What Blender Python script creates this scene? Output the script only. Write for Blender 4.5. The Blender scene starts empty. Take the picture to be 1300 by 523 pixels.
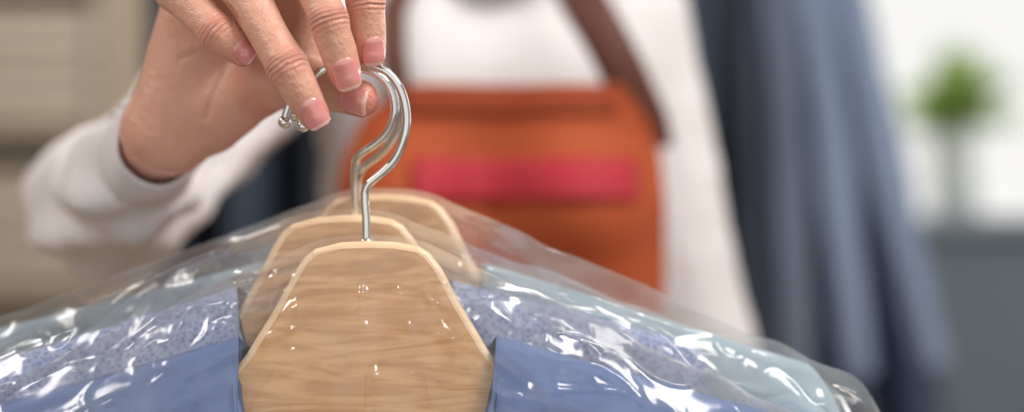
import bpy, math, numpy as np
from mathutils import Vector, Matrix
rng=np.random.RandomState(7)
FP=1971.0; D0=700.0; CAMZ=1200.0
def spot(u,v,d):
    s=(D0+d)/FP
    return np.array([(u-650)*s, d, (261.5-v)*s],dtype=float)
# ------------------------------------------------------------------ helpers
def link(o):
    bpy.context.scene.collection.objects.link(o); return o
def empty(name,loc=(0,0,0)):
    o=bpy.data.objects.new(name,None); o.location=loc; o.empty_display_size=.05; return link(o)
def parent(c,p):
    bpy.context.view_layer.update()
    c.parent=p; c.matrix_parent_inverse=p.matrix_world.inverted()
def mesh_mm(name,V,F,mat,par=None,smooth=True,rel=True,attrs=None,matrix=None,midx=None):
    V=np.asarray(V,dtype=float).copy()
    if rel: V[:,2]+=CAMZ
    V*=.001
    me=bpy.data.meshes.new(name)
    me.from_pydata(V.tolist(),[],[list(map(int,f)) for f in F])
    me.update()
    for m in (mat if isinstance(mat,(list,tuple)) else [mat]): me.materials.append(m)
    if smooth: me.polygons.foreach_set('use_smooth',[True]*len(me.polygons))
    if midx is not None: me.polygons.foreach_set('material_index',midx)
    if attrs:
        for k,a in attrs.items():
            at=me.attributes.new(k,'FLOAT','POINT'); at.data.foreach_set('value',np.asarray(a,dtype=np.float32))
    o=link(bpy.data.objects.new(name,me))
    if matrix is not None: o.matrix_world=matrix
    if par is not None: parent(o,par)
    return o
def grid_faces(n,m,off=0,wrap=False):
    f=[]
    for i in range(n-1):
        for j in range(m if wrap else m-1):
            j2=(j+1)%m
            f.append((off+i*m+j,off+i*m+j2,off+(i+1)*m+j2,off+(i+1)*m+j))
    return f
def box(name,x0,x1,y0,y1,z0,z1,mat,par=None,bev=0.0):
    V=[(x,y,z) for x in (x0,x1) for y in (y0,y1) for z in (z0,z1)]
    F=[(0,1,3,2),(4,6,7,5),(0,4,5,1),(2,3,7,6),(0,2,6,4),(1,5,7,3)]
    me=bpy.data.meshes.new(name); me.from_pydata(V,[],F); me.update(); me.materials.append(mat)
    o=link(bpy.data.objects.new(name,me))
    if bev>0:
        b=o.modifiers.new('b','BEVEL'); b.width=bev; b.segments=3
    if par is not None: parent(o,par)
    return o
def tube(name,pts,r,mat,par=None,rel=True,res=12,taper=None,caps=True,n_sub=1):
    P=np.array(pts,float); 
    if n_sub>1 and len(P)>2:
        Q=[]; E=np.vstack([2*P[0]-P[1],P,2*P[-1]-P[-2]])
        for i in range(1,len(E)-2):
            for t in np.linspace(0,1,n_sub,endpoint=False):
                a,b,c,d=E[i-1],E[i],E[i+1],E[i+2]
                Q.append(.5*((2*b)+(-a+c)*t+(2*a-5*b+4*c-d)*t*t+(-a+3*b-3*c+d)*t**3))
        Q.append(P[-1]); P=np.array(Q)
        for _ in range(n_sub): P[1:-1]=(P[:-2]+2*P[1:-1]+P[2:])/4
    n=len(P); rr=np.full(n,float(r)) if taper is None else np.interp(np.linspace(0,1,n),np.linspace(0,1,len(taper)),taper)
    T=np.gradient(P,axis=0); T/=np.linalg.norm(T,axis=1)[:,None]
    up=np.array([0,1.,0]) if abs(T[0][1])<.9 else np.array([1.,0,0])
    V=[];N=np.cross(T[0],up);N/=np.linalg.norm(N)
    for i in range(n):
        N=N-T[i]*np.dot(N,T[i]);N/=np.linalg.norm(N);B=np.cross(T[i],N)
        for k in range(res):
            a=2*math.pi*k/res
            V.append(P[i]+rr[i]*(math.cos(a)*N+math.sin(a)*B))
    F=grid_faces(n,res,0,True)
    if caps:
        F.append(tuple(range(res))[::-1]);F.append(tuple((n-1)*res+k for k in range(res)))
    return mesh_mm(name,V,F,mat,par,rel=rel)
# ------------------------------------------------------------------ materials
def mat(name,col,rough=.6,metal=0,col2=None,nscale=8,stretch=(1,1,1),bump=0,bscale=60,sss=0,spec=.5,sheen=0,coat=0):
    m=bpy.data.materials.new(name); m.use_nodes=True; nt=m.node_tree; b=nt.nodes['Principled BSDF']
    b.inputs['Base Color'].default_value=(*col,1); b.inputs['Roughness'].default_value=rough; b.inputs['Metallic'].default_value=metal
    b.inputs['Specular IOR Level'].default_value=spec
    if sheen: b.inputs['Sheen Weight'].default_value=sheen
    if coat: b.inputs['Coat Weight'].default_value=coat
    if sss:
        b.inputs['Subsurface Weight'].default_value=sss; b.inputs['Subsurface Scale'].default_value=.004
        b.inputs['Subsurface Radius'].default_value=(1,.35,.2)
    tc=nt.nodes.new('ShaderNodeTexCoord'); mp=nt.nodes.new('ShaderNodeMapping'); mp.inputs['Scale'].default_value=stretch
    nt.links.new(tc.outputs['Object'],mp.inputs['Vector'])
    nz=nt.nodes.new('ShaderNodeTexNoise'); nz.inputs['Scale'].default_value=nscale; nz.inputs['Detail'].default_value=4
    nt.links.new(mp.outputs['Vector'],nz.inputs['Vector'])
    mx=nt.nodes.new('ShaderNodeMix'); mx.data_type='RGBA'
    c2=col2 if col2 else tuple(c*.88 for c in col)
    mx.inputs[6].default_value=(*col,1); mx.inputs[7].default_value=(*c2,1)
    nt.links.new(nz.outputs['Fac'],mx.inputs[0]); nt.links.new(mx.outputs[2],b.inputs['Base Color'])
    if bump:
        n2=nt.nodes.new('ShaderNodeTexNoise'); n2.inputs['Scale'].default_value=bscale; n2.inputs['Detail'].default_value=3
        nt.links.new(mp.outputs['Vector'],n2.inputs['Vector'])
        bp=nt.nodes.new('ShaderNodeBump'); bp.inputs['Strength'].default_value=bump; bp.inputs['Distance'].default_value=.002
        nt.links.new(n2.outputs['Fac'],bp.inputs['Height']); nt.links.new(bp.outputs['Normal'],b.inputs['Normal'])
    m['mx']=mx.name
    return m
def skin_mat():
    m=mat('skin',(.74,.43,.33),rough=.38,col2=(.62,.305,.225),nscale=60,sss=.12,spec=.5)
    nt=m.node_tree; N=nt.nodes; L=nt.links; b=N['Principled BSDF']; mx=N[m['mx']]
    red=N.new('ShaderNodeAttribute'); red.attribute_name='red'
    m2=N.new('ShaderNodeMix'); m2.data_type='RGBA'; m2.inputs[7].default_value=(.64,.18,.145,1)
    ml=N.new('ShaderNodeMath'); ml.operation='MULTIPLY'; ml.inputs[1].default_value=.7
    L.new(red.outputs['Fac'],ml.inputs[0]); L.new(ml.outputs[0],m2.inputs[0]); L.new(mx.outputs[2],m2.inputs[6]); L.new(m2.outputs[2],b.inputs['Base Color'])
    cs=N.new('ShaderNodeAttribute'); cs.attribute_name='cs'; cm=N.new('ShaderNodeAttribute'); cm.attribute_name='cm'
    tc=N.new('ShaderNodeTexCoord'); nz=N.new('ShaderNodeTexNoise'); nz.inputs['Scale'].default_value=180; L.new(tc.outputs['Object'],nz.inputs['Vector'])
    a=N.new('ShaderNodeMath'); a.operation='MULTIPLY_ADD'; a.inputs[1].default_value=5.0; L.new(nz.outputs['Fac'],a.inputs[0])
    k=N.new('ShaderNodeMath'); k.operation='MULTIPLY'; k.inputs[1].default_value=2.9; L.new(cs.outputs['Fac'],k.inputs[0]); L.new(k.outputs[0],a.inputs[2])
    s=N.new('ShaderNodeMath'); s.operation='SINE'; L.new(a.outputs[0],s.inputs[0])
    s2=N.new('ShaderNodeMath'); s2.operation='MULTIPLY'; L.new(s.outputs[0],s2.inputs[0]); L.new(cm.outputs['Fac'],s2.inputs[1])
    vo=N.new('ShaderNodeTexVoronoi'); vo.inputs['Scale'].default_value=1000; L.new(tc.outputs['Object'],vo.inputs['Vector'])
    v2=N.new('ShaderNodeMath'); v2.operation='MULTIPLY_ADD'; v2.inputs[1].default_value=.3; L.new(vo.outputs['Distance'],v2.inputs[0]); L.new(s2.outputs[0],v2.inputs[2])
    n3=N.new('ShaderNodeTexNoise'); n3.inputs['Scale'].default_value=260; n3.inputs['Detail'].default_value=5; L.new(tc.outputs['Object'],n3.inputs['Vector'])
    v3=N.new('ShaderNodeMath'); v3.operation='MULTIPLY_ADD'; v3.inputs[1].default_value=1.9; L.new(n3.outputs['Fac'],v3.inputs[0]); L.new(v2.outputs[0],v3.inputs[2])
    bp=N.new('ShaderNodeBump'); bp.inputs['Strength'].default_value=.9; bp.inputs['Distance'].default_value=.00055
    L.new(v3.outputs[0],bp.inputs['Height']); L.new(bp.outputs['Normal'],b.inputs['Normal'])
    return m
def nail_mat():
    m=mat('nail_polish',(.72,.26,.25),rough=.10,spec=.6,coat=.6)
    nt=m.node_tree; N=nt.nodes; L=nt.links; b=N['Principled BSDF']
    at=N.new('ShaderNodeAttribute'); at.attribute_name='t'
    r=N.new('ShaderNodeValToRGB'); e=r.color_ramp.elements
    e[0].position=0; e[0].color=(.76,.40,.37,1); e[1].position=.2; e[1].color=(.68,.25,.25,1)
    x=e.new(.86); x.color=(.72,.29,.28,1); x=e.new(.92); x.color=(.84,.54,.49,1)
    L.new(at.outputs['Fac'],r.inputs[0]); L.new(r.outputs[0],b.inputs['Base Color'])
    return m
def film_mat():
    m=bpy.data.materials.new('clear_plastic_film'); m.use_nodes=True; nt=m.node_tree; N=nt.nodes; L=nt.links; N.clear()
    out=N.new('ShaderNodeOutputMaterial'); tr=N.new('ShaderNodeBsdfTransparent'); tr.inputs[0].default_value=(.985,.985,.985,1)
    gl=N.new('ShaderNodeBsdfGlossy'); gl.inputs['Roughness'].default_value=.16; gl.inputs[0].default_value=(1,1,1,1)
    df=N.new('ShaderNodeBsdfDiffuse'); df.inputs[0].default_value=(.93,.93,.94,1)
    tl=N.new('ShaderNodeBsdfTranslucent'); tl.inputs[0].default_value=(.93,.93,.94,1)
    dm=N.new('ShaderNodeMixShader'); dm.inputs[0].default_value=.4; L.new(df.outputs[0],dm.inputs[1]); L.new(tl.outputs[0],dm.inputs[2])
    tc=N.new('ShaderNodeTexCoord'); mp=N.new('ShaderNodeMapping'); mp.inputs['Scale'].default_value=(1,1,1); L.new(tc.outputs['Object'],mp.inputs[0])
    nz=N.new('ShaderNodeTexNoise'); nz.inputs['Scale'].default_value=26; nz.inputs['Detail'].default_value=2; nz.inputs['Distortion'].default_value=1.4; L.new(mp.outputs[0],nz.inputs[0])
    bp=N.new('ShaderNodeBump'); bp.inputs['Strength'].default_value=.25; bp.inputs['Distance'].default_value=.0035; L.new(nz.outputs['Fac'],bp.inputs['Height'])
    fr=N.new('ShaderNodeFresnel'); fr.inputs['IOR'].default_value=1.5; L.new(bp.outputs[0],fr.inputs['Normal']); L.new(bp.outputs[0],gl.inputs['Normal'])
    mi=N.new('ShaderNodeMath'); mi.operation='MINIMUM'; mi.inputs[1].default_value=.32; L.new(fr.outputs[0],mi.inputs[0])
    n2=N.new('ShaderNodeTexNoise'); n2.inputs['Scale'].default_value=22; n2.inputs['Detail'].default_value=5; n2.inputs['Distortion'].default_value=1; L.new(tc.outputs['Object'],n2.inputs[0])
    mr=N.new('ShaderNodeMapRange'); mr.inputs[1].default_value=.42; mr.inputs[2].default_value=.68; mr.inputs[3].default_value=.035; mr.inputs[4].default_value=.13; L.new(n2.outputs['Fac'],mr.inputs[0])
    m1=N.new('ShaderNodeMixShader'); L.new(mr.outputs[0],m1.inputs[0]); L.new(tr.outputs[0],m1.inputs[1]); L.new(dm.outputs[0],m1.inputs[2])
    m2=N.new('ShaderNodeMixShader'); L.new(mi.outputs[0],m2.inputs[0]); L.new(m1.outputs[0],m2.inputs[1]); L.new(gl.outputs[0],m2.inputs[2])
    L.new(m2.outputs[0],out.inputs[0]); return m
def wood_mat(name,c1,c2):
    m=mat(name,c1,rough=.38,col2=c2,nscale=10,stretch=(1.2,3,9),spec=.5)
    nt=m.node_tree; N=nt.nodes; L=nt.links; mx=N[m['mx']]
    nz=[n for n in N if n.type=='TEX_NOISE'][0]; nz.inputs['Scale'].default_value=8; nz.inputs['Detail'].default_value=7; nz.inputs['Distortion'].default_value=3.2
    r=N.new('ShaderNodeMapRange'); r.inputs[1].default_value=.38; r.inputs[2].default_value=.62; L.new(nz.outputs['Fac'],r.inputs[0]); L.new(r.outputs[0],mx.inputs[0])
    return m
def lace_mat(name,c1,c2,scale):
    m=mat(name,c1,rough=.8,col2=c2)
    nt=m.node_tree; N=nt.nodes; L=nt.links; mx=N[m['mx']]; tc=[n for n in N if n.type=='TEX_COORD'][0]
    vo=N.new('ShaderNodeTexVoronoi'); vo.inputs['Scale'].default_value=scale; L.new(tc.outputs['Object'],vo.inputs[0])
    nz=N.new('ShaderNodeTexNoise'); nz.inputs['Scale'].default_value=scale*.5; nz.inputs['Detail'].default_value=4; L.new(tc.outputs['Object'],nz.inputs[0])
    ad=N.new('ShaderNodeMath'); ad.operation='ADD'; L.new(vo.outputs['Distance'],ad.inputs[0]); L.new(nz.outputs['Fac'],ad.inputs[1])
    r=N.new('ShaderNodeMapRange'); r.inputs[1].default_value=.6; r.inputs[2].default_value=1.2; L.new(ad.outputs[0],r.inputs[0]); L.new(r.outputs[0],mx.inputs[0])
    return m
M_skin=skin_mat(); M_nail=nail_mat(); M_film=film_mat()
M_chrome=mat('chrome_wire',(.78,.79,.78),rough=.09,metal=1,col2=(.72,.73,.72))
M_wood=wood_mat('beech_wood',(.66,.395,.19),(.50,.265,.11))
M_woodlit=wood_mat('beech_wood_lit_rim',(.80,.60,.40),(.74,.52,.33))  # paler copy of the beech; light from above on the rim put into colour
M_white=mat('white_shirt_cotton',(.76,.73,.74),rough=.85,col2=(.70,.67,.68),bump=.25,bscale=300)
M_orange=mat('orange_apron_cotton',(.44,.080,.017),rough=.8,col2=(.34,.055,.011),bump=.2,bscale=200,nscale=14)
M_strap=mat('brown_strap',(.10,.028,.014),rough=.6)
M_patch=mat('magenta_patch',(.44,.013,.032),rough=.7)
M_navy=mat('navy_cloth',(.022,.030,.052),rough=.8,bump=.2)
M_blue=mat('blue_shirt_cotton',(.12,.19,.38),rough=.8,col2=(.085,.14,.30),bump=.2,bscale=200,nscale=20)
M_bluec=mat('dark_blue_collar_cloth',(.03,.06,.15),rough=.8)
M_lace=lace_mat('periwinkle_patterned_cloth',(.15,.20,.40),(.36,.42,.62),420)
M_teal=mat('pale_teal_cloth',(.33,.43,.50),rough=.8,col2=(.28,.38,.46),bump=.2)
M_slate=mat('slate_cloth',(.045,.065,.10),rough=.85,col2=(.03,.045,.075),nscale=10)
M_grey=mat('grey_blue_cloth',(.13,.165,.23),rough=.85)
M_lblue=mat('light_blue_cloth',(.23,.29,.43),rough=.85,col2=(.18,.24,.37))
M_denim=mat('denim_trousers',(.05,.07,.13),rough=.9)
M_hair=mat('brown_hair',(.06,.03,.018),rough=.5,stretch=(20,20,1))
M_shoe=mat('black_shoe_leather',(.02,.02,.02),rough=.4)
M_btn=mat('pearl_button',(.85,.85,.83),rough=.25)
# ------------------------------------------------------------------ SDF modelling
def smin(a,b,k):
    h=np.clip(.5+.5*(b-a)/k,0,1); return b+(a-b)*h-k*h*(1-h)
class Field:
    def __init__(s,lo,hi,h):
        s.lo=np.array(lo,float); s.h=h; s.n=np.ceil((np.array(hi)-s.lo)/h).astype(int)+1
        s.F=np.full(s.n,1000.,dtype=np.float32); s.ax=[(s.lo[i]+h*np.arange(s.n[i])).astype(np.float32) for i in range(3)]
    def boxof(s,segs,mar):
        lo=np.min([np.minimum(a,b)-max(r1,r2) for a,b,r1,r2,*_ in segs],axis=0)-mar
        hi=np.max([np.maximum(a,b)+max(r1,r2) for a,b,r1,r2,*_ in segs],axis=0)+mar
        i0=np.clip(np.floor((lo-s.lo)/s.h).astype(int),0,s.n); i1=np.clip(np.ceil((hi-s.lo)/s.h).astype(int)+1,0,s.n)
        sl=tuple(slice(i0[i],i1[i]) for i in range(3))
        X=s.ax[0][sl[0]][:,None,None];Y=s.ax[1][sl[1]][None,:,None];Z=s.ax[2][sl[2]][None,None,:]
        return sl,X,Y,Z
    def add(s,segs,k=6,kin=2,kfun=None,sub=False):
        sl,X,Y,Z=s.boxof(segs,k+4*s.h+2)
        if min(s.F[sl].shape)==0: return
        d=None
        for sg in segs:
            q=rcd(X,Y,Z,*sg); d=q if d is None else smin(d,q,kin)
        kk=k if kfun is None else kfun(X,Y,Z)
        if sub: s.F[sl]=-smin(-s.F[sl],d,k)
        else: s.F[sl]=smin(s.F[sl],d,kk)
    def mesh(s):
        F=s.F; S=F<0
        c=np.zeros(tuple(np.array(F.shape)-1),np.int8)
        for i in (0,1):
            for j in (0,1):
                for k in (0,1):
                    c+=S[i:F.shape[0]-1+i,j:F.shape[1]-1+j,k:F.shape[2]-1+k]
        act=(c>0)&(c<8); I=np.argwhere(act); idx=np.full(c.shape,-1,np.int32); idx[act]=np.arange(len(I))
        acc=np.zeros((len(I),3)); cnt=np.zeros(len(I))
        cor=[(i,j,k) for i in (0,1) for j in (0,1) for k in (0,1)]
        for a in cor:
            for ax in range(3):
                if a[ax]==1: continue
                b=list(a); b[ax]=1
                fa=F[I[:,0]+a[0],I[:,1]+a[1],I[:,2]+a[2]]; fb=F[I[:,0]+b[0],I[:,1]+b[1],I[:,2]+b[2]]
                x=(fa<0)!=(fb<0); t=np.where(x,fa/np.where(x,fa-fb,1),0)
                p=np.tile(np.array(a,float),(len(I),1)); p[:,ax]+=t
                acc[x]+=p[x]; cnt[x]+=1
        V=s.lo+s.h*(I+acc/cnt[:,None])
        Q=[]
        for ax in range(3):
            o1,o2=(ax+1)%3,(ax+2)%3
            a=[slice(None)]*3; b=[slice(None)]*3; a[ax]=slice(0,-1); b[ax]=slice(1,None)
            A=S[tuple(a)]; B=S[tuple(b)]; E=np.argwhere(A!=B); 
            E=E[(E[:,o1]>0)&(E[:,o2]>0)&(E[:,o1]<F.shape[o1]-1)&(E[:,o2]<F.shape[o2]-1)]
            ins=A[E[:,0],E[:,1],E[:,2]]
            def cell(d1,d2):
                e=E.copy(); e[:,o1]+=d1; e[:,o2]+=d2; return idx[e[:,0],e[:,1],e[:,2]]
            q=np.stack([cell(-1,-1),cell(0,-1),cell(0,0),cell(-1,0)],1)
            q[~ins]=q[~ins][:,::-1]; Q.append(q)
        Q=np.vstack(Q); Q=Q[(Q>=0).all(1)]
        return V,Q
def rcd(X,Y,Z,a,b,r1,r2,w=0):
    a=np.array(a,float);b=np.array(b,float);ba=b-a;bb=max(ba@ba,1e-6)
    px,py,pz=X-a[0],Y-a[1],Z-a[2]
    t=np.clip((px*ba[0]+py*ba[1]+pz*ba[2])/bb,0,1)
    d=np.sqrt((px-t*ba[0])**2+(py-t*ba[1])**2+(pz-t*ba[2])**2)
    r=r1+(r2-r1)*t
    if w: r=r-w*np.sin(math.pi*t)
    return (d-r).astype(np.float32) if isinstance(d,np.ndarray) else d-r
_td=[(rng.normal(size=3),rng.rand()*6.28) for _ in range(24)]
def turb(V,scale,octs=3):
    o=np.zeros(len(V)); am=1
    W=V/scale; W=W+.6*np.stack([np.sin(W[:,1]*1.3+1),np.sin(W[:,2]*1.1+2),np.sin(W[:,0]*1.2)],1)
    for k in range(octs):
        for j in range(5):
            d,p=_td[(k*5+j)%24]; o+=am*np.sin(W@d+p)/2.2
        W=W*2.1; am*=.5
    return o
def vnormals(V,Q):
    n=np.cross(V[Q[:,2]]-V[Q[:,0]],V[Q[:,3]]-V[Q[:,1]]); N=np.zeros_like(V)
    for i in range(4): np.add.at(N,Q[:,i],n)
    return N/np.maximum(np.linalg.norm(N,axis=1),1e-9)[:,None]
# ------------------------------------------------------------------ WOMAN
woman=empty('woman',(-.015,.48,0))
E_R=spot(134,264,262); SH_R=np.array([-152.,470,140]); SH_L=np.array([86.,482,140])
W_R=spot(212,166,60)
fd=(E_R-W_R)/np.linalg.norm(E_R-W_R)
fing=dict(
 pinky=([spot(250,-30,48),spot(224,-14,4),spot(277,42,-9),spot(323,78,-6)],[11,10.4,8.6,6.6],(.35,-.9,-.1)),
 ring=([spot(285,-65,44),spot(304,-22,-4),spot(364,84,-23),spot(408,162,-17)],[11.5,11.0,9.0,6.9],(.12,-.98,.05)),
 middle=([spot(335,-90,42),spot(378,-66,-6),spot(418,26,-22),spot(444,114,-14)],[11.5,11.0,8.6,7.3],(.15,-.97,.1)),
 index=([spot(380,-85,40),spot(450,-80,-4),spot(464,2,-10),spot(472,84,-4)],[11.5,10.4,8.6,7.1],(.35,-.92,.1)))
th=[spot(268,150,56),spot(335,104,34),spot(392,104,20),spot(477,131,2)]; thr=[16,14,11,8.4]
H=Field((-240,-60,-60),(-40,150,180),.75)
MC=[fing[k][0][0] for k in ('pinky','ring','middle','index')]
H.add([(W_R,W_R+fd*85,18.5,21)],k=6)
for m_,r in zip(MC,(10,11,11.5,12)): H.add([(W_R,m_,17,r)],k=10)
H.add([(W_R+np.array([2,-4,6]),MC[0],14,11.5)],k=8)
H.add([(th[0],th[1],17.5,13.5)],k=8)
H.add([(MC[3],th[1]+np.array([0,4,8]),12,11)],k=10)
H.add([(spot(400,-30,36),spot(385,90,26),11,9)],k=10)
def addf(P,R,kin=2.0,base=8):
    a=(P[3]-P[2])/np.linalg.norm(P[3]-P[2]); tipc=P[3]-a*R[3]
    segs=[(P[0],P[1],R[0],R[1],.6),(P[1],P[2],R[1],R[2],.9),(P[2],tipc,R[2],R[3],-.35)]
    m=P[0]
    H.add(segs,k=base+1,kin=kin,kfun=lambda X,Y,Z:(.35+base*np.exp(-((X-m[0])**2+(Y-m[1])**2+(Z-m[2])**2)/22.**2)).astype(np.float32))
for k,(P,R,n) in fing.items(): addf(P,R)
m_=th[1]; a=(th[3]-th[2])/np.linalg.norm(th[3]-th[2]); tc_=th[3]-a*thr[3]
H.add([(th[1],th[2],thr[1],thr[2],.5),(th[2],tc_,thr[2],thr[3],-.5)],k=9,kfun=lambda X,Y,Z:(.35+8*np.exp(-((X-m_[0])**2+(Y-m_[1])**2+(Z-m_[2])**2)/24.**2)).astype(np.float32))
V,Q=H.mesh(); del H
cs=np.zeros(len(V)); cm=np.zeros(len(V)); red=np.zeros(len(V))
allf=dict(fing); allf['thumb']=(th,thr,(.12,-.92,-.35))
keep=np.ones(len(V))
for k,(P,R,n) in allf.items():
    n=np.array(n)
    for j in (1,2):
        ax=(P[j+1]-P[j-1]); ax/=np.linalg.norm(ax); nn=n-ax*(n@ax); nn/=np.linalg.norm(nn)
        q=V-P[j]; s=q@ax; dn=np.clip(.3+(q@nn)/R[j],0,1); near=np.linalg.norm(q,axis=1)<R[j]*1.7
        mk=np.exp(-(s/4.2)**2)*dn*near
        if k=='thumb' and j==1: mk*=0
        u=mk>cm; cs[u]=s[u]; cm[u]=mk[u]
        red=np.maximum(red,.55*np.exp(-(s/7)**2)*near*dn)
    d=np.linalg.norm(V-P[3],axis=1); red=np.maximum(red,np.clip(1.25-d/16,0,1)*.9); keep*=np.clip((d-14)/8,0,1)
N=vnormals(V,Q); disp=.35*turb(V,11,2)*keep
def groove(pts,w,dep):
    P=[p[[0,2]] for p in pts]; xy=V[:,[0,2]]; best=np.full(len(V),1e9)
    for a_,b_ in zip(P[:-1],P[1:]):
        ba=b_-a_; t=np.clip(((xy-a_)@ba)/(ba@ba),0,1); best=np.minimum(best,np.linalg.norm(xy-a_-t[:,None]*ba,axis=1))
    return -dep*np.exp(-(best/w)**2)*np.clip(-N[:,1]*2,0,1)*(V[:,1]>12)
disp+=groove([spot(352,20,25),spot(310,62,25),spot(280,100,35),spot(262,150,40)],1.5,1.4)
disp+=groove([spot(300,20,25),spot(268,60,35),spot(232,75,40)],1.3,1.0)
sw_=(V-W_R)@fd
for o_,dp_ in ((-6,.9),(1.5,.8),(9,.5)): disp-=dp_*np.exp(-((sw_-o_+1.5*np.sin(V[:,2]/6))/1.1)**2)*(np.linalg.norm(V-W_R,axis=1)<32)
V=V+N*disp[:,None]
mesh_mm('right_hand',V,Q,M_skin,woman,attrs=dict(cs=cs,cm=cm,red=red))
def nail(name,P2,end,R2,r,n,W,Ln,back=.6):
    a=(end-P2)/np.linalg.norm(end-P2); n=np.array(n,float); n-=a*(n@a); n/=np.linalg.norm(n); sd=np.cross(a,n)
    tc=end-a*r; L=np.linalg.norm(tc-P2); V=[];T=[]
    nt_,nw=26,19; Rn=W*.60
    for i in range(nt_):
        t=i/(nt_-1)
        w=1.0
        if t<.4: w*=math.sqrt(max(0,1-(1-t/.4)**2.4*.93))
        if t>.72: w*=math.sqrt(max(.0,1-((t-.72)/.28)**2.6*.72))
        w*=(.93+.07*t)
        s=L+r-back-Ln*(1-t); rl=R2+(r-R2)*min(1,s/L)+.35*math.sin(math.pi*min(1,max(0,s/L)))
        Hh=rl+.42-.5*max(0,1-t/.15) - 2.0*max(0,(t-.55)/.45)**2
        for j in range(nw):
            x=(j/(nw-1)*2-1)*w*W/2
            z=Hh-(Rn-math.sqrt(Rn*Rn-x*x))-.25*(abs(j/(nw-1)*2-1))**6
            V.append(P2+a*s+sd*x+n*z);T.append(t)
    o=mesh_mm(name,V,grid_faces(nt_,nw),M_nail,woman,attrs=dict(t=T))
    so=o.modifiers.new('s','SOLIDIFY'); so.thickness=.0004; so.offset=0
for k,W,Ln in (('pinky',9.4,10),('ring',11.6,13.5),('middle',12.2,14.5),('index',11,13),('thumb',13.4,13)):
    P,R,n=allf[k]; nail('nail_'+k,P[2],P[3],R[2],R[3],n,W,Ln)
# --- shirt
tors=[]
xc=-15.
def T(a,b,r1,r2,k=35): tors.append(((np.array(a,float),np.array(b,float),r1,r2),k))
for sx in (-1,1):
    T((xc+sx*58,482,95),(xc+sx*52,480,-60),78,74)
    T((xc+sx*62,432,-2),(xc+sx*60,440,-14),52,50,25)
    T((xc+sx*45,482,-60),(xc+sx*44,482,-170),72,66)
    T((xc+sx*44,482,-170),(xc+sx*66,486,-300),66,86)
T(SH_R,(xc-30,482,168),46,42,30); T(SH_L,(xc+30,482,168),45,42,30)
def tsdf(P):
    d=np.full(len(P),1000.)
    for sg,k in tors: d=smin(d,rcd(P[:,0],P[:,1],P[:,2],*sg),k)
    return d
S=Field((-370,60,-345),(240,620,240),3.2)
for sg,k in tors: S.add([sg],k=k)
S.add([(W_R+fd*62,W_R+fd*100,25,34),(W_R+fd*100,E_R,34,45),(E_R,SH_R,45,54)],k=14,kin=14)
EL=np.array([143.,492,-110]); WL=np.array([160.,440,-318])
S.add([(SH_L,EL,48,43),(EL,WL,42,31)],k=10,kin=12)
V,Q=S.mesh(); del S
N=vnormals(V,Q)
armr=np.clip((-125-V[:,0])/50,0,1); arml=np.clip((V[:,0]-115)/40,0,1)
fr=np.sin((V@np.array([.05,.06,-.11]))+2.2*turb(V,70,2))
V=V+N*((.9+3.6*armr+1.4*arml)*turb(V,34,3)*.8+3.2*armr*fr)[:,None]
mesh_mm('shirt',V,Q,M_white,woman)
def ringtube(name,c0,ax,prof,matl,squash=.9,res=64,par=None):
    ax=ax/np.linalg.norm(ax); u=np.cross(ax,[0,0,1.]);u/=np.linalg.norm(u);w=np.cross(ax,u)
    V=[]
    for (s,r) in prof:
        for k in range(res):
            a=2*math.pi*k/res
            rr=r*(1+.035*math.sin(3*a+1)+.02*math.sin(5*a+s*.1))
            V.append(c0+ax*s+u*rr*squash*math.cos(a)+w*rr*math.sin(a))
    F=grid_faces(len(prof),res,0,True)
    return mesh_mm(name,V,F,matl,par),u,w
C0=W_R+fd*20
o,u_,w_=ringtube('cuff',C0,fd,[(60,22.5),(30,22),(3,22.5),(0.6,22.9),(0,23.8),(.6,24.9),(3,25.4),(4.5,25.0),(5.4,25.4),(30,26.6),(46,27.5),(47.5,26.0),(49.5,27.6),(54,29),(62,28),(70,25)],M_white,par=woman)
for s in (14,36):
    nn=(-u_*.55-w_*.82); c=C0+fd*s+nn*25.5
    tube('cuff_button',[c,c+nn*2.2],4.2,M_btn,woman,res=16)
# --- apron
def front_y(X,Z,start=200.):
    P=np.stack([X,np.full_like(X,start),Z],1)
    for _ in range(70): 
        d=tsdf(P); P[:,1]+=np.clip(d*.8,-5,40)
    return np.minimum(P[:,1],500)
zr=np.concatenate([np.linspace(86,-170,70),np.linspace(-178,-620,50)])
zk=[86,62,34,0,-50,-170,-260,-620]; xl=[-79,-106,-119,-124,-124,-120,-155,-185]; xr=[77,97,108,111,112,104,130,160]
nx=60; XX=[];ZZ=[]
for z in zr:
    a=np.interp(-z,[-q for q in zk],xl); b=np.interp(-z,[-q for q in zk],xr)
    XX.append(np.linspace(a,b,nx)); ZZ.append(np.full(nx,z))
XX=np.array(XX);ZZ=np.array(ZZ)
YY=front_y(XX.ravel(),np.maximum(ZZ.ravel(),-300)).reshape(XX.shape)
YY=np.minimum(YY,470)
for _ in range(14):
    G=np.pad(YY,1,mode='edge'); sm=(G[:-2,1:-1]+G[2:,1:-1]+G[1:-1,:-2]+G[1:-1,2:])/4; YY=np.minimum(sm,YY)
fold=np.clip((-ZZ-150)/200,0,1)
YY=YY-8-12*fold*(1+np.sin(XX/24+1))*.5-2.5*(1+np.sin(XX/27+ZZ/45))-1.2*(1+np.sin(XX/14-ZZ/30))
V=np.stack([XX.ravel(),YY.ravel(),ZZ.ravel()],1)
apron=mesh_mm('apron',V,grid_faces(len(zr),nx),M_orange,woman)
so=apron.modifiers.new('s','SOLIDIFY'); so.thickness=.0025; so.offset=1
def apron_y(x,z):
    i=np.abs(zr-z).argmin(); return np.interp(x,XX[i],YY[i])
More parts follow.
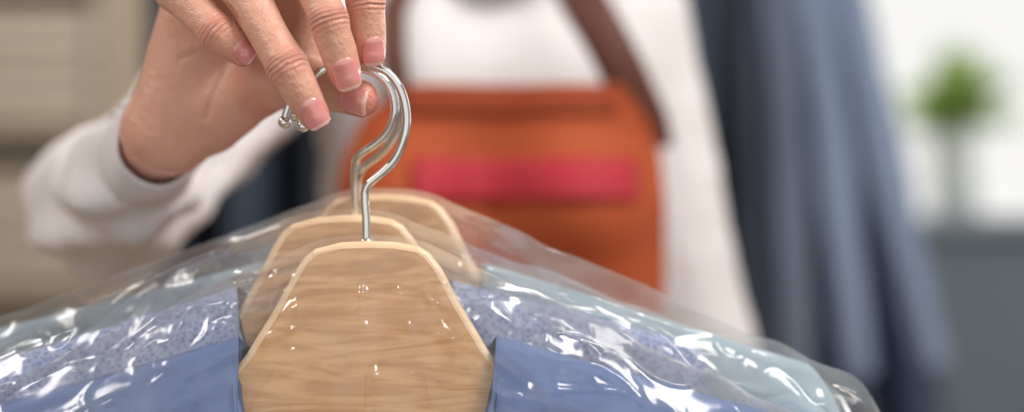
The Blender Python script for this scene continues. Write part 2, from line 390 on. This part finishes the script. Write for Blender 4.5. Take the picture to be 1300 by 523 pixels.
def on_apron(name,x0,x1,z0,z1,matl,off=3,th=1.5):
    xs=np.linspace(x0,x1,30); zs=np.linspace(z1,z0,10); V=[(x,apron_y(x,z)-off,z) for z in zs for x in xs]
    o=mesh_mm(name,V,grid_faces(10,30),matl,woman); s=o.modifiers.new('s','SOLIDIFY'); s.thickness=th*.001
on_apron('apron_patch',-68,88,4,33,M_patch)
on_apron('apron_hem',-77,75,66,84,mat('orange_hem',(.32,.05,.011),rough=.8),2.6)
def strap(name,pts,w):
    P=np.array(pts,float); t=np.linspace(0,1,40); k=np.linspace(0,1,len(P))
    x=np.interp(t,k,P[:,0]);z=np.interp(t,k,P[:,1]); y=front_y(x,z,start=200)
    y=np.where(z>150,np.interp(z,[150,205],[np.interp(150,z,y),470]),y)
    for _ in range(6): y=np.convolve(np.pad(y,2,mode='edge'),np.ones(5)/5,'valid')
    C=np.stack([x,y-12,z],1); Tn=np.gradient(C,axis=0);Tn/=np.linalg.norm(Tn,axis=1)[:,None]
    sd=np.cross(Tn,[0,-1,0]);sd/=np.linalg.norm(sd,axis=1)[:,None]
    V=[]
    for i in range(40):
        for j in (-1,-.3,.3,1): V.append(C[i]+sd[i]*j*w/2+np.array([0,2*abs(j),0]))
    o=mesh_mm(name,V,grid_faces(40,4),M_strap,woman); s=o.modifiers.new('s','SOLIDIFY'); s.thickness=.003
strap('apron_strap_l',[(102,40),(96,62),(78,98),(56,140),(38,175),(22,212)],32)
strap('apron_strap_r',[(-80,80),(-84,110),(-85,140),(-72,175),(-52,212)],18)
ringtube('shirt_collar',np.array([xc,482,176.]),np.array([0,-.25,1.]),[(-8,62),(10,56),(34,53),(36,55),(20,62),(0,70)],M_white,squash=.95,par=woman)
# --- head, neck
Hd=Field((-120,360,150),(90,600,480),3)
def h(a,b,r1,r2,k=12): Hd.add([(np.array(a,float),np.array(b,float),r1,r2)],k=k)
h((xc,484,150),(xc,474,270),47,46); h((xc,490,360),(xc,470,362),76,76,20); h((xc,440,350),(xc,424,262),60,27,25)
h((xc-22,432,285),(xc+22,432,285),30,30,20)
h((xc,392,335),(xc,372,306),6,9,8); h((xc-7,378,303),(xc+7,378,303),7,7,5)
h((xc-14,393,276),(xc+14,393,276),5,5,3); h((xc-12,394,269),(xc+12,394,269),5.5,5.5,3)
for sx in (-1,1):
    h((xc+sx*30,388,352),(xc+sx*14,385,350),6,6,8)
    h((xc+sx*76,482,345),(xc+sx*72,478,315),11,7,4)
V,Q=Hd.mesh(); z0=np.zeros(len(V))
lip=np.exp(-(((V[:,2]-272)/8)**2+((V[:,0]-xc)/16)**4))*(V[:,1]<400)
mesh_mm('head',V,Q,M_skin,woman,attrs=dict(cs=z0,cm=z0,red=lip*1.8))
M_eye=mat('eye_white',(.85,.85,.85),rough=.1); M_iris=mat('eye_iris',(.05,.03,.02),rough=.1)
for sx in (-1,1):
    c=np.array([xc+sx*29,394,338.])
    tube('eye',[c+np.array([0,y,0]) for y in (-9,-8,-5,0,6)],1,M_eye,woman,taper=[.5,4,8,10,8],res=20)
    tube('iris',[c+np.array([0,-10.2,0]),c+np.array([0,-8,0])],4.5,M_iris,woman,res=16)
    tube('eyebrow',[c+np.array([-sx*14,-2,15]),c+np.array([0,-6,19]),c+np.array([sx*16,2,14])],2,M_hair,woman)
Ha=Field((-135,370,180),(105,640,500),4)
Ha.add([(np.array([xc,505.,372]),np.array([xc,478.,385]),84,76),(np.array([xc,545.,330]),np.array([xc,570.,260]),50,38)],k=5,kin=20)
for sx in (-1,1): Ha.add([(np.array([xc+sx*58,455.,395]),np.array([xc+sx*74,475.,300]),26,18)],k=15)
V,Q=Ha.mesh(); N=vnormals(V,Q); V=V+N*(2*np.sin(V[:,0]/5+V[:,1]/9))[:,None]
mesh_mm('hair',V,Q,M_hair,woman)
# --- left hand, hanging
Lh=Field((90,360,-450),(230,500,-290),1.6)
def l(segs,k=5,kin=2): Lh.add([(np.array(a,float),np.array(b,float),r1,r2) for a,b,r1,r2 in segs],k=k,kin=kin)
kn=[(168,416,-385),(162,430,-388),(158,446,-386),(156,460,-382)]
for c,r in zip(kn,(10,10.5,10,9)): l([((160,440,-300),c,17,r)],k=8)
for c,Ls,r in zip(kn,((24,20),(27,22),(24,20),(18,15)),(8.2,8.4,8,7)):
    c=np.array(c,float); a=c+np.array([-3,-3,-Ls[0]]); b=a+np.array([-8,-2,-Ls[1]]); l([(c,a,r+1,r),(a,b,r,r-2)],k=2)
l([((165,425,-335),(158,398,-365),13,10),((158,398,-365),(150,392,-392),9.5,7.5)],k=6)
V,Q=Lh.mesh(); z0=np.zeros(len(V)); mesh_mm('left_hand',V,Q,M_skin,woman,attrs=dict(cs=z0,cm=z0,red=z0))
# --- trousers and shoes
Tr=Field((-230,370,-1180),(200,610,-230),7)
for sx in (-1,1):
    Tr.add([(np.array([xc+sx*66,488.,-290]),np.array([xc+sx*78,490.,-420]),88,84),(np.array([xc+sx*78,490.,-420]),np.array([xc+sx*82,485.,-720]),84,60),(np.array([xc+sx*82,485.,-720]),np.array([xc+sx*84,500.,-1130]),60,46)],k=10,kin=20)
V,Q=Tr.mesh(); mesh_mm('trousers',V,Q,M_denim,woman)
Sf=Field((-170,300,-1200),(140,570,-1090),4)
for sx in (-1,1):
    Sf.add([(np.array([xc+sx*84,505.,-1160]),np.array([xc+sx*92,360.,-1168]),38,30),(np.array([xc+sx*84,505.,-1160]),np.array([xc+sx*84,500.,-1120]),38,38)],k=5,kin=10)
V,Q=Sf.mesh(); V[:,2]=np.maximum(V[:,2],-1199); mesh_mm('shoes',V,Q,M_shoe,woman)
# ------------------------------------------------------------------ GARMENTS / HANGERS / COVERS
_T=rng.rand(256,256)
def vn(x,y):
    xi=np.floor(x).astype(int);yi=np.floor(y).astype(int);fx=x-xi;fy=y-yi
    fx=fx*fx*(3-2*fx);fy=fy*fy*(3-2*fy);g=lambda a,b:_T[a%256,b%256]
    return (g(xi,yi)*(1-fx)+g(xi+1,yi)*fx)*(1-fy)+(g(xi,yi+1)*(1-fx)+g(xi+1,yi+1)*fx)*fy
def ridged(x,y): return 1-np.abs(2*vn(x,y)-1)
def mat4(c,roll=0,pitch=0,yaw=0):
    return Matrix.Translation(Vector((c[0]*.001,c[1]*.001,(c[2]+CAMZ)*.001)))@Matrix.Rotation(math.radians(yaw),4,'Z')@Matrix.Rotation(math.radians(roll),4,'Y')@Matrix.Rotation(math.radians(pitch),4,'X')
def hanger(c,roll,pitch,yaw,hookpts,name='clothes_hanger'):
    M=mat4(c,roll,pitch,yaw)
    e=empty(name); e.matrix_world=M
    top=[(-222,-128),(-214,-114),(-140,-90),(-84,-74),(-64,-64),(-54,-51),(-42,-31),(-33,-14),(-29,-7.5),(-24,-3.6),(-12,-.6),(0,0),(12,-.4),(23,-2.4),(28,-5.6),(33,-12),(42,-29),(54,-49),(64,-62),(84,-72),(140,-90),(214,-114),(222,-128)]
    bot=[(210,-138),(140,-118),(84,-108),(40,-112),(0,-112),(-40,-112),(-84,-108),(-140,-118),(-210,-138)]
    poly=top+bot; n=len(poly); V=[(x,-7,z) for x,z in poly]+[(x,7,z) for x,z in poly]
    F=[tuple(range(n))[::-1],tuple(range(n,2*n))]+[(i,(i+1)%n,n+(i+1)%n,n+i) for i in range(n)]
    o=mesh_mm('wood_body',V,F,[M_wood,M_woodlit],None,smooth=False,rel=False,matrix=M)
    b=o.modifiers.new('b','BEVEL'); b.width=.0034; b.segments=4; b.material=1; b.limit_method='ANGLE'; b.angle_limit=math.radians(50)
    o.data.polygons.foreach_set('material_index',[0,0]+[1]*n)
    parent(o,e)
    tube('hook',hookpts,1.95,M_chrome,e,res=16,n_sub=10)
    t=np.array(hookpts[-1])
    tube('hook_tip',[t+np.array([0,0,z]) for z in (3,2.4,1,-.6,-2,-2.9)],1,M_chrome,e,taper=[.4,1.8,2.8,3.0,2.2,.4],res=16)
    s=np.array(hookpts[0]); tube('hook_ferrule',[s+np.array([0,0,-2]),s+np.array([0,0,1.2])],3.0,M_chrome,e,res=16)
    return e
def zline(x,zn,nw,slope,sw):
    a=np.abs(x); z=zn-slope*(np.maximum(a,nw)-nw); ex=np.maximum(a-sw,0); return z-ex*ex*.05-ex*.4
def garment(c,roll,pitch,yaw,matl,name,zn=-52,nw=62,slope=.30,sw=205,L=620,Tk=26,collar=True,sleeve=480,seed=0,dip=55,par=None,cmat=None,clear=0):
    M=mat4(c,roll,pitch,yaw); V=[];F=[]; nx,nz=180,90
    xs=np.linspace(-sw-26,sw+26,nx); q=np.linspace(0,1,nz)**1.5
    for side in (-1,1):
        dp=dip if side<0 else dip*.25
        off=len(V)
        for j in range(nz):
            zl=zline(xs,zn,nw,slope,sw); zt=np.where(np.abs(xs)<nw,zn-dp*np.sqrt(np.clip(1-(xs/nw)**4,0,1)),zl)
            z=zt-q[j]*(L+zt*.6); dpt=zl-z+np.where(np.abs(xs)<nw,6,0)
            th=(Tk-clear)*(1-np.exp(-dpt/22))*(1-(np.abs(xs)/(sw+26))**8)+clear*np.clip(dpt/3,0,1)*(1-(np.abs(xs)/(sw+26))**8)
            f=5*np.clip(dpt/140,0,1)*(np.sin(xs/19+seed+side)+.6*np.sin(xs/9.5+seed*2))+4.5*(vn(xs/22+seed,z/30+50)-.35)*np.clip(dpt/20,0,1)
            f=f+2.5*(ridged((xs+z)/26+seed,(z-xs*.4)/17+70)**3-.2)*np.clip(dpt/15,0,1)
            y=side*th+side*np.maximum(f,-th*.3)
            V+=list(zip(xs,y,z))
        F+=grid_faces(nz,nx,off) if side>0 else [g[::-1] for g in grid_faces(nz,nx,off)]
    nb=len(F)
    if collar:
        off=len(V); n=80
        for k in range(n):
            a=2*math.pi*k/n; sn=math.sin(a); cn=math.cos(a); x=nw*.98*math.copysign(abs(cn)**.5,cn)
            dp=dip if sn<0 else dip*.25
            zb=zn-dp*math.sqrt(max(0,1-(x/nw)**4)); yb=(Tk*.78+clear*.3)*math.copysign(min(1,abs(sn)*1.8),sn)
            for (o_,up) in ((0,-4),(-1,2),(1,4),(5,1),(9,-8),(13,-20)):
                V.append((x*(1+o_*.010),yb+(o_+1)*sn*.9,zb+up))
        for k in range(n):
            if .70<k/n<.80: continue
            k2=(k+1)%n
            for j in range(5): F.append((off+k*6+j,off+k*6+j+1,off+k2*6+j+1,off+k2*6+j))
    nc=len(F)
    if sleeve:
        for sx in (-1,1):
            off=len(V); n,m=40,28; zs=float(zline(np.array([sw]),zn,nw,slope,sw)[0])
            for i in range(n):
                t=i/(n-1); cz=zs-8-t*sleeve; cx=sx*(sw-14+34*t+10*math.sin(t*1.5)); r=50-16*t
                if i==0: r=10
                elif i==1: r=34
                elif i==2: r=45
                for k in range(m):
                    a=2*math.pi*k/m; w=1+.10*math.sin(3*a+t*9+seed)+.06*math.sin(5*a-t*14)
                    V.append((cx+r*.62*w*math.cos(a),r*.55*w*math.sin(a)-4*t,cz))
            F+=grid_faces(n,m,off,True)
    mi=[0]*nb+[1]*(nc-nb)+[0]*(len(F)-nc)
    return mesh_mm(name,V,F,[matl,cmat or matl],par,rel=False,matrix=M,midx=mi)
def cover(c,roll,pitch,yaw,sw=225,zend=-92,Tk=30,L=660,seed=0,zt=3):
    M=mat4(c,roll,pitch,yaw); V=[];F=[]; nx,nz=380,240
    xs=np.sign(np.linspace(-1,1,nx))*np.abs(np.linspace(-1,1,nx))**1.15*(sw+22); q=np.linspace(0,1,nz)**2.3
    a=np.abs(xs); bw=30
    zb=np.where(a<bw,zt-(a/bw)**3*5,zt-5+(zend-zt+5)*((a-bw)/(sw-bw)))
    zb=zb-np.maximum(a-sw,0)**2*.06
    zb=zb+3.0*(vn(xs/16+seed*7,xs*0+seed)-.5)*np.clip((a-20)/30,0,1)
    for side in (-1,1):
        off=len(V)
        for j in range(nz):
            z=zb-q[j]*L; dp=zb-z
            base=8.5+(Tk-8.5)*np.clip((a-25)/60,0,1)
            th=base*(1-np.exp(-dp/14))*(1-(a/(sw+22))**10)+ .22*np.minimum(dp,90)*np.clip(1-a/90,0,1)*.4
            sg=np.sign(xs); al=a*.93+(-dp)*.30; ac=dp+ .12*a
            wx=8*(vn(al/30+seed,ac/30+9)-.5)
            wr=3.0*(vn(al/70+seed*3+sg*9,ac/26+seed)-.5)+4.8*(ridged(al/90+seed*3+sg*9,(ac+wx)/18+seed)**5-.2)+2.4*(ridged((al+wx)/38+seed*5+20,(ac+wx)/11+sg*5+3)**4-.2)
            wr=wr+1.0*(ridged((al+ac)/14+seed*9,(al-ac+wx)/18+seed)**5-.15)
            rad=np.arctan2(xs,dp+18); wr=wr+2.8*(ridged(rad*8+seed,dp/80)**4-.3)*np.clip(1-a/140,0,1)
            wr=wr*np.clip(dp/9,0,1)*np.where(a<32,.4,1)
            y=side*np.maximum(th+wr,np.minimum(dp,8.0)*1.0+.3)
            V+=list(zip(xs,y,z))
        F+=grid_faces(nz,nx,off) if side>0 else [g[::-1] for g in grid_faces(nz,nx,off)]
    return mesh_mm('plastic_garment_cover',V,F,M_film,None,rel=False,matrix=M)
c1=spot(468,307,8); c2=spot(436,274,32); c3=spot(490,247,58)
h1=[spot(*p) for p in [(465,306,8),(465,280,7),(463,252,6),(466,236,5),(482,222,4),(502,202,3),(514,172,1),(516,142,0),(508,112,0),(492,92,0),(468,82,0),(440,81,0),(412,88,0),(392,104,0),(381,128,0),(380,148,0),(385,160,0)]]
h2=[spot(*p) for p in [(451,280,32),(451,250,28),(450,215,22),(456,197,19),(476,184,16),(494,166,13),(502,140,10),(496,112,9),(478,93,8),(450,86,8),(415,90,8),(387,108,8),(368,132,8),(361,155,8)]]
h3=[spot(*p) for p in [(462,250,58),(456,238,50),(455,225,40),(464,210,33),(486,194,27),(504,168,20),(511,140,15),(503,110,13),(484,89,12),(452,80,12),(420,86,12),(392,106,14),(378,130,15),(372,146,16)]]
P1=(0,-8,2);P2=(-1.5,-6,5);P3=(1.5,-5,-4)
hanger(c1,*P1,h1); hanger(c2,*P2,h2); hanger(c3,*P3,h3)
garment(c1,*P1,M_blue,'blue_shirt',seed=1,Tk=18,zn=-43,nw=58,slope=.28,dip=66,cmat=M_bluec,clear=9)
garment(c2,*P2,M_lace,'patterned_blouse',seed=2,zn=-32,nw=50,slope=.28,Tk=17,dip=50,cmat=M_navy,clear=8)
garment(c3,*P3,M_teal,'pale_teal_shirt',seed=4,zn=-32,nw=50,slope=.28,Tk=17,dip=50,clear=8)
cover(c1,*P1,seed=1); cover(c2,*P2,seed=2,Tk=28,zend=-84); cover(c3,*P3,seed=3,Tk=28,zend=-80)
# ------------------------------------------------------------------ BACKGROUND RACK (ceiling-hung rail)
rail=empty('clothes_rail',(.1,1.3,1.7))
tube('rod',[(-700,1300,1700),(700,1300,1700)],14,M_chrome,rail,rel=False,res=20)
for x in (-660,660): tube('drop_rod',[(x,1300,1700),(x,1300,2700)],9,M_chrome,rail,rel=False)
def rack_garment(x,matl,name,Tk,seed=0,L=900,sl=560,lean=0):
    c=(x,1300,1625-CAMZ)
    e=garment(c,0,lean,90,matl,name,seed=seed,Tk=Tk,zn=-20,nw=55,slope=.25,sw=190,L=L,sleeve=sl,collar=False,dip=20)
    tube('hanger_hook',[(x,1300,1590),(x,1300,1655),(x,1322,1680),(x,1322,1705),(x,1300,1722),(x,1280,1712)],2,M_chrome,e,rel=False,n_sub=6)
for x,m_,nm,tk,sd,ln in ((-400,M_navy,'dark_coat',30,1,0),(-310,M_slate,'dark_coat',30,2,0),(-215,M_navy,'dark_jacket',30,3,0),(60,M_grey,'grey_shirt',28,4,0),
    (210,M_slate,'dark_jacket',22,5,0),(264,M_navy,'navy_coat',18,6,-1),(302,M_grey,'grey_shirt',10,7,-2),(330,M_lblue,'light_blue_shirt',12,8,-6),(350,M_lblue,'light_blue_shirt',12,9,-12)):
    rack_garment(x,m_,nm,tk,seed=sd,lean=ln,L=1000)
# ------------------------------------------------------------------ ROOM
M_wall=mat('beige_wall_paint',(.42,.37,.30),rough=.9,nscale=2); M_wwall=mat('white_wall_paint',(.75,.75,.73),rough=.9)
M_floor=wood_mat('oak_floor',(.42,.30,.2),(.34,.23,.14)); M_cab=mat('slate_blue_cabinet',(.15,.20,.25),rough=.5); M_frame=mat('white_window_frame',(.8,.8,.8),rough=.4)
M_top=mat('cabinet_top',(.22,.27,.32),rough=.35)
box('floor',-2.5,2.9,-2.5,3.3,-.1,0,M_floor); box('ceiling',-2.5,2.9,-2.5,3.3,2.7,2.8,M_wwall)
wb=empty('wall_back',(0,3.25,0))
for n_,a in (('panel_left',(-2.5,.80,0,2.7)),('panel_below',(.80,2.7,0,1.0)),('panel_above',(.80,2.7,2.5,2.7)),('panel_right',(2.7,2.9,0,2.7))):
    box(n_,a[0],a[1],3.2,3.3,a[2],a[3],M_wall if n_=='panel_left' else M_wwall,wb)
box('wall_left',-2.6,-2.5,-2.5,3.3,0,2.7,M_wall); box('wall_right',2.9,3.0,-2.5,3.3,0,2.7,M_wwall)
box('baseboard_back',-2.5,2.9,3.18,3.2,0,.1,M_frame)
wi=empty('window_1',(1.75,3.22,1.75))
for n_,a in (('jamb_l',(.80,.86,1.0,2.5)),('jamb_r',(2.64,2.7,1.0,2.5)),('head',(.8,2.7,2.44,2.5)),('sill',(.78,2.72,1.0,1.05)),('mullion',(1.72,1.78,1.05,2.44))):
    box(n_,a[0],a[1],3.19 if n_!='sill' else 3.12,3.27,a[2],a[3],M_frame,wi,.004)
sh=empty('shelving_unit',(-1.35,3.0,0)); M_sh=mat('shelf_wood',(.40,.33,.26),rough=.6)
for x in (-2.1,-.95): box('side',x,x+.03,2.85,3.18,0,2.2,M_sh,sh)
for i,z in enumerate((.1,.55,.98,1.36,1.74,2.15)): box('shelf',-2.07,-.95,2.85,3.18,z,z+.03,M_sh,sh)
M_l1=mat('folded_linen_beige',(.46,.39,.31),rough=.9); M_l2=mat('folded_linen_light',(.56,.50,.42),rough=.9)
for z in (.13,.58,1.01,1.39,1.77):
    for i in range(3):
        for k in range(5): box('folded_towel',-2.0+i*.36,-1.68+i*.36,2.87,3.15,z+k*.055,z+k*.055+.05,(M_l1,M_l2)[(i+k)%2],sh,.02)
cab=empty('cabinet',(.74,2.5,0))
def cb(n_,*a): 
    return box(n_,*a,cab,.005)
cb('carcass',.76,2.5,2.2,2.75,.06,1.15,M_cab); cb('top',.74,2.52,2.17,2.77,1.15,1.185,M_top); cb('plinth',.8,2.46,2.24,2.7,0,.06,M_navy)
for i in range(3):
    x=.79+i*.565; cb('door',x,x+.55,2.18,2.2,.10,1.12,M_cab); cb('handle',x+.49,x+.505,2.155,2.18,.75,.95,M_chrome)
bpy.context.view_layer.update(); cab.rotation_euler[2]=math.radians(-9)
# potted plant
px,py,pz=890,2420,1186; pl=empty('potted_plant',(px*.001,2.42,1.186))
M_leaf=mat('green_leaf',(.30,.46,.11),rough=.5,col2=(.42,.56,.20),nscale=20); M_vase=mat('grey_ceramic',(.66,.70,.67),rough=.25)
prof=[(0,38),(4,44),(60,50),(130,46),(175,36),(190,36),(190,32),(170,32),(130,42),(10,34)]
V=[];
for z,r in prof:
    for k in range(32): V.append((px+r*math.cos(k*math.pi/16),py+r*math.sin(k*math.pi/16),pz+z))
F=grid_faces(len(prof),32,0,True)+[tuple(range(32))[::-1]]
mesh_mm('vase',V,F,M_vase,pl,rel=False)
V=[];F=[]
for i in range(300):
    az=rng.rand()*6.28; el=rng.uniform(.02,1.5); L=rng.uniform(60,175); d=np.array([math.cos(az)*math.cos(el),math.sin(az)*math.cos(el),math.sin(el)]); b0=np.array([px,py,pz+185.])
    s=np.cross(d,[0,0,1]);s/=np.linalg.norm(s); s=s+rng.normal(size=3)*.4; s/=np.linalg.norm(s); lw=rng.uniform(10,16); off=len(V)
    for k in range(9):
        t=k/8; p=b0+d*L*t+np.array([0,0,-28*t*t*math.cos(el)]); w=lw*math.sin(math.pi*max(0,(t-.3)/.7))**.7 if t>.3 else .8
        V+=[p-s*w,p+np.array([0,0,2.]),p+s*w]
    F+=grid_faces(9,3,off)
mesh_mm('foliage',V,F,M_leaf,pl,rel=False)
# ------------------------------------------------------------------ LIGHT, WORLD, CAMERA
w=bpy.data.worlds.new('world'); bpy.context.scene.world=w; w.use_nodes=True
bg=w.node_tree.nodes['Background']; bg.inputs[0].default_value=(1,.99,.965,1); bg.inputs[1].default_value=.95
def area(name,loc,tgt,size,p,col=(1,1,1)):
    l_=bpy.data.lights.new(name,'AREA'); l_.shape='RECTANGLE'; l_.size=size[0]; l_.size_y=size[1]; l_.energy=p; l_.color=col
    o=link(bpy.data.objects.new(name,l_)); o.location=loc; o.rotation_euler=(Vector(tgt)-Vector(loc)).to_track_quat('-Z','Y').to_euler()
area('added_key_softbox',(.9,-.5,2.4),(-.1,.2,1.2),(.6,.6),27,(1,.96,.91))  # unseen softbox added at upper right front as key light
area('added_fill_left',(-1.3,-.2,2.3),(-.1,.2,1.2),(.4,.4),10,(1,.95,.90))  # unseen fill light added from the left front
area('added_background_light',(-.2,2.2,2.65),(-.2,2.2,0),(1.8,.6),38,(1,.96,.91))  # unseen overhead light added to brighten the background
area('window_daylight',(1.75,3.1,1.8),(0,.5,1.2),(1.7,1.3),26,(1,.99,.97))
bpy.context.scene.view_settings.view_transform='Standard'
cam=bpy.data.cameras.new('camera'); co=link(bpy.data.objects.new('camera',cam)); co.location=(0,-D0*.001,CAMZ*.001); co.rotation_euler=(math.pi/2,0,0)
cam.sensor_width=36; cam.lens=FP*36/1300; cam.dof.use_dof=True; cam.dof.focus_distance=.69; cam.dof.aperture_fstop=2.0; cam.clip_start=.01
bpy.context.scene.camera=co
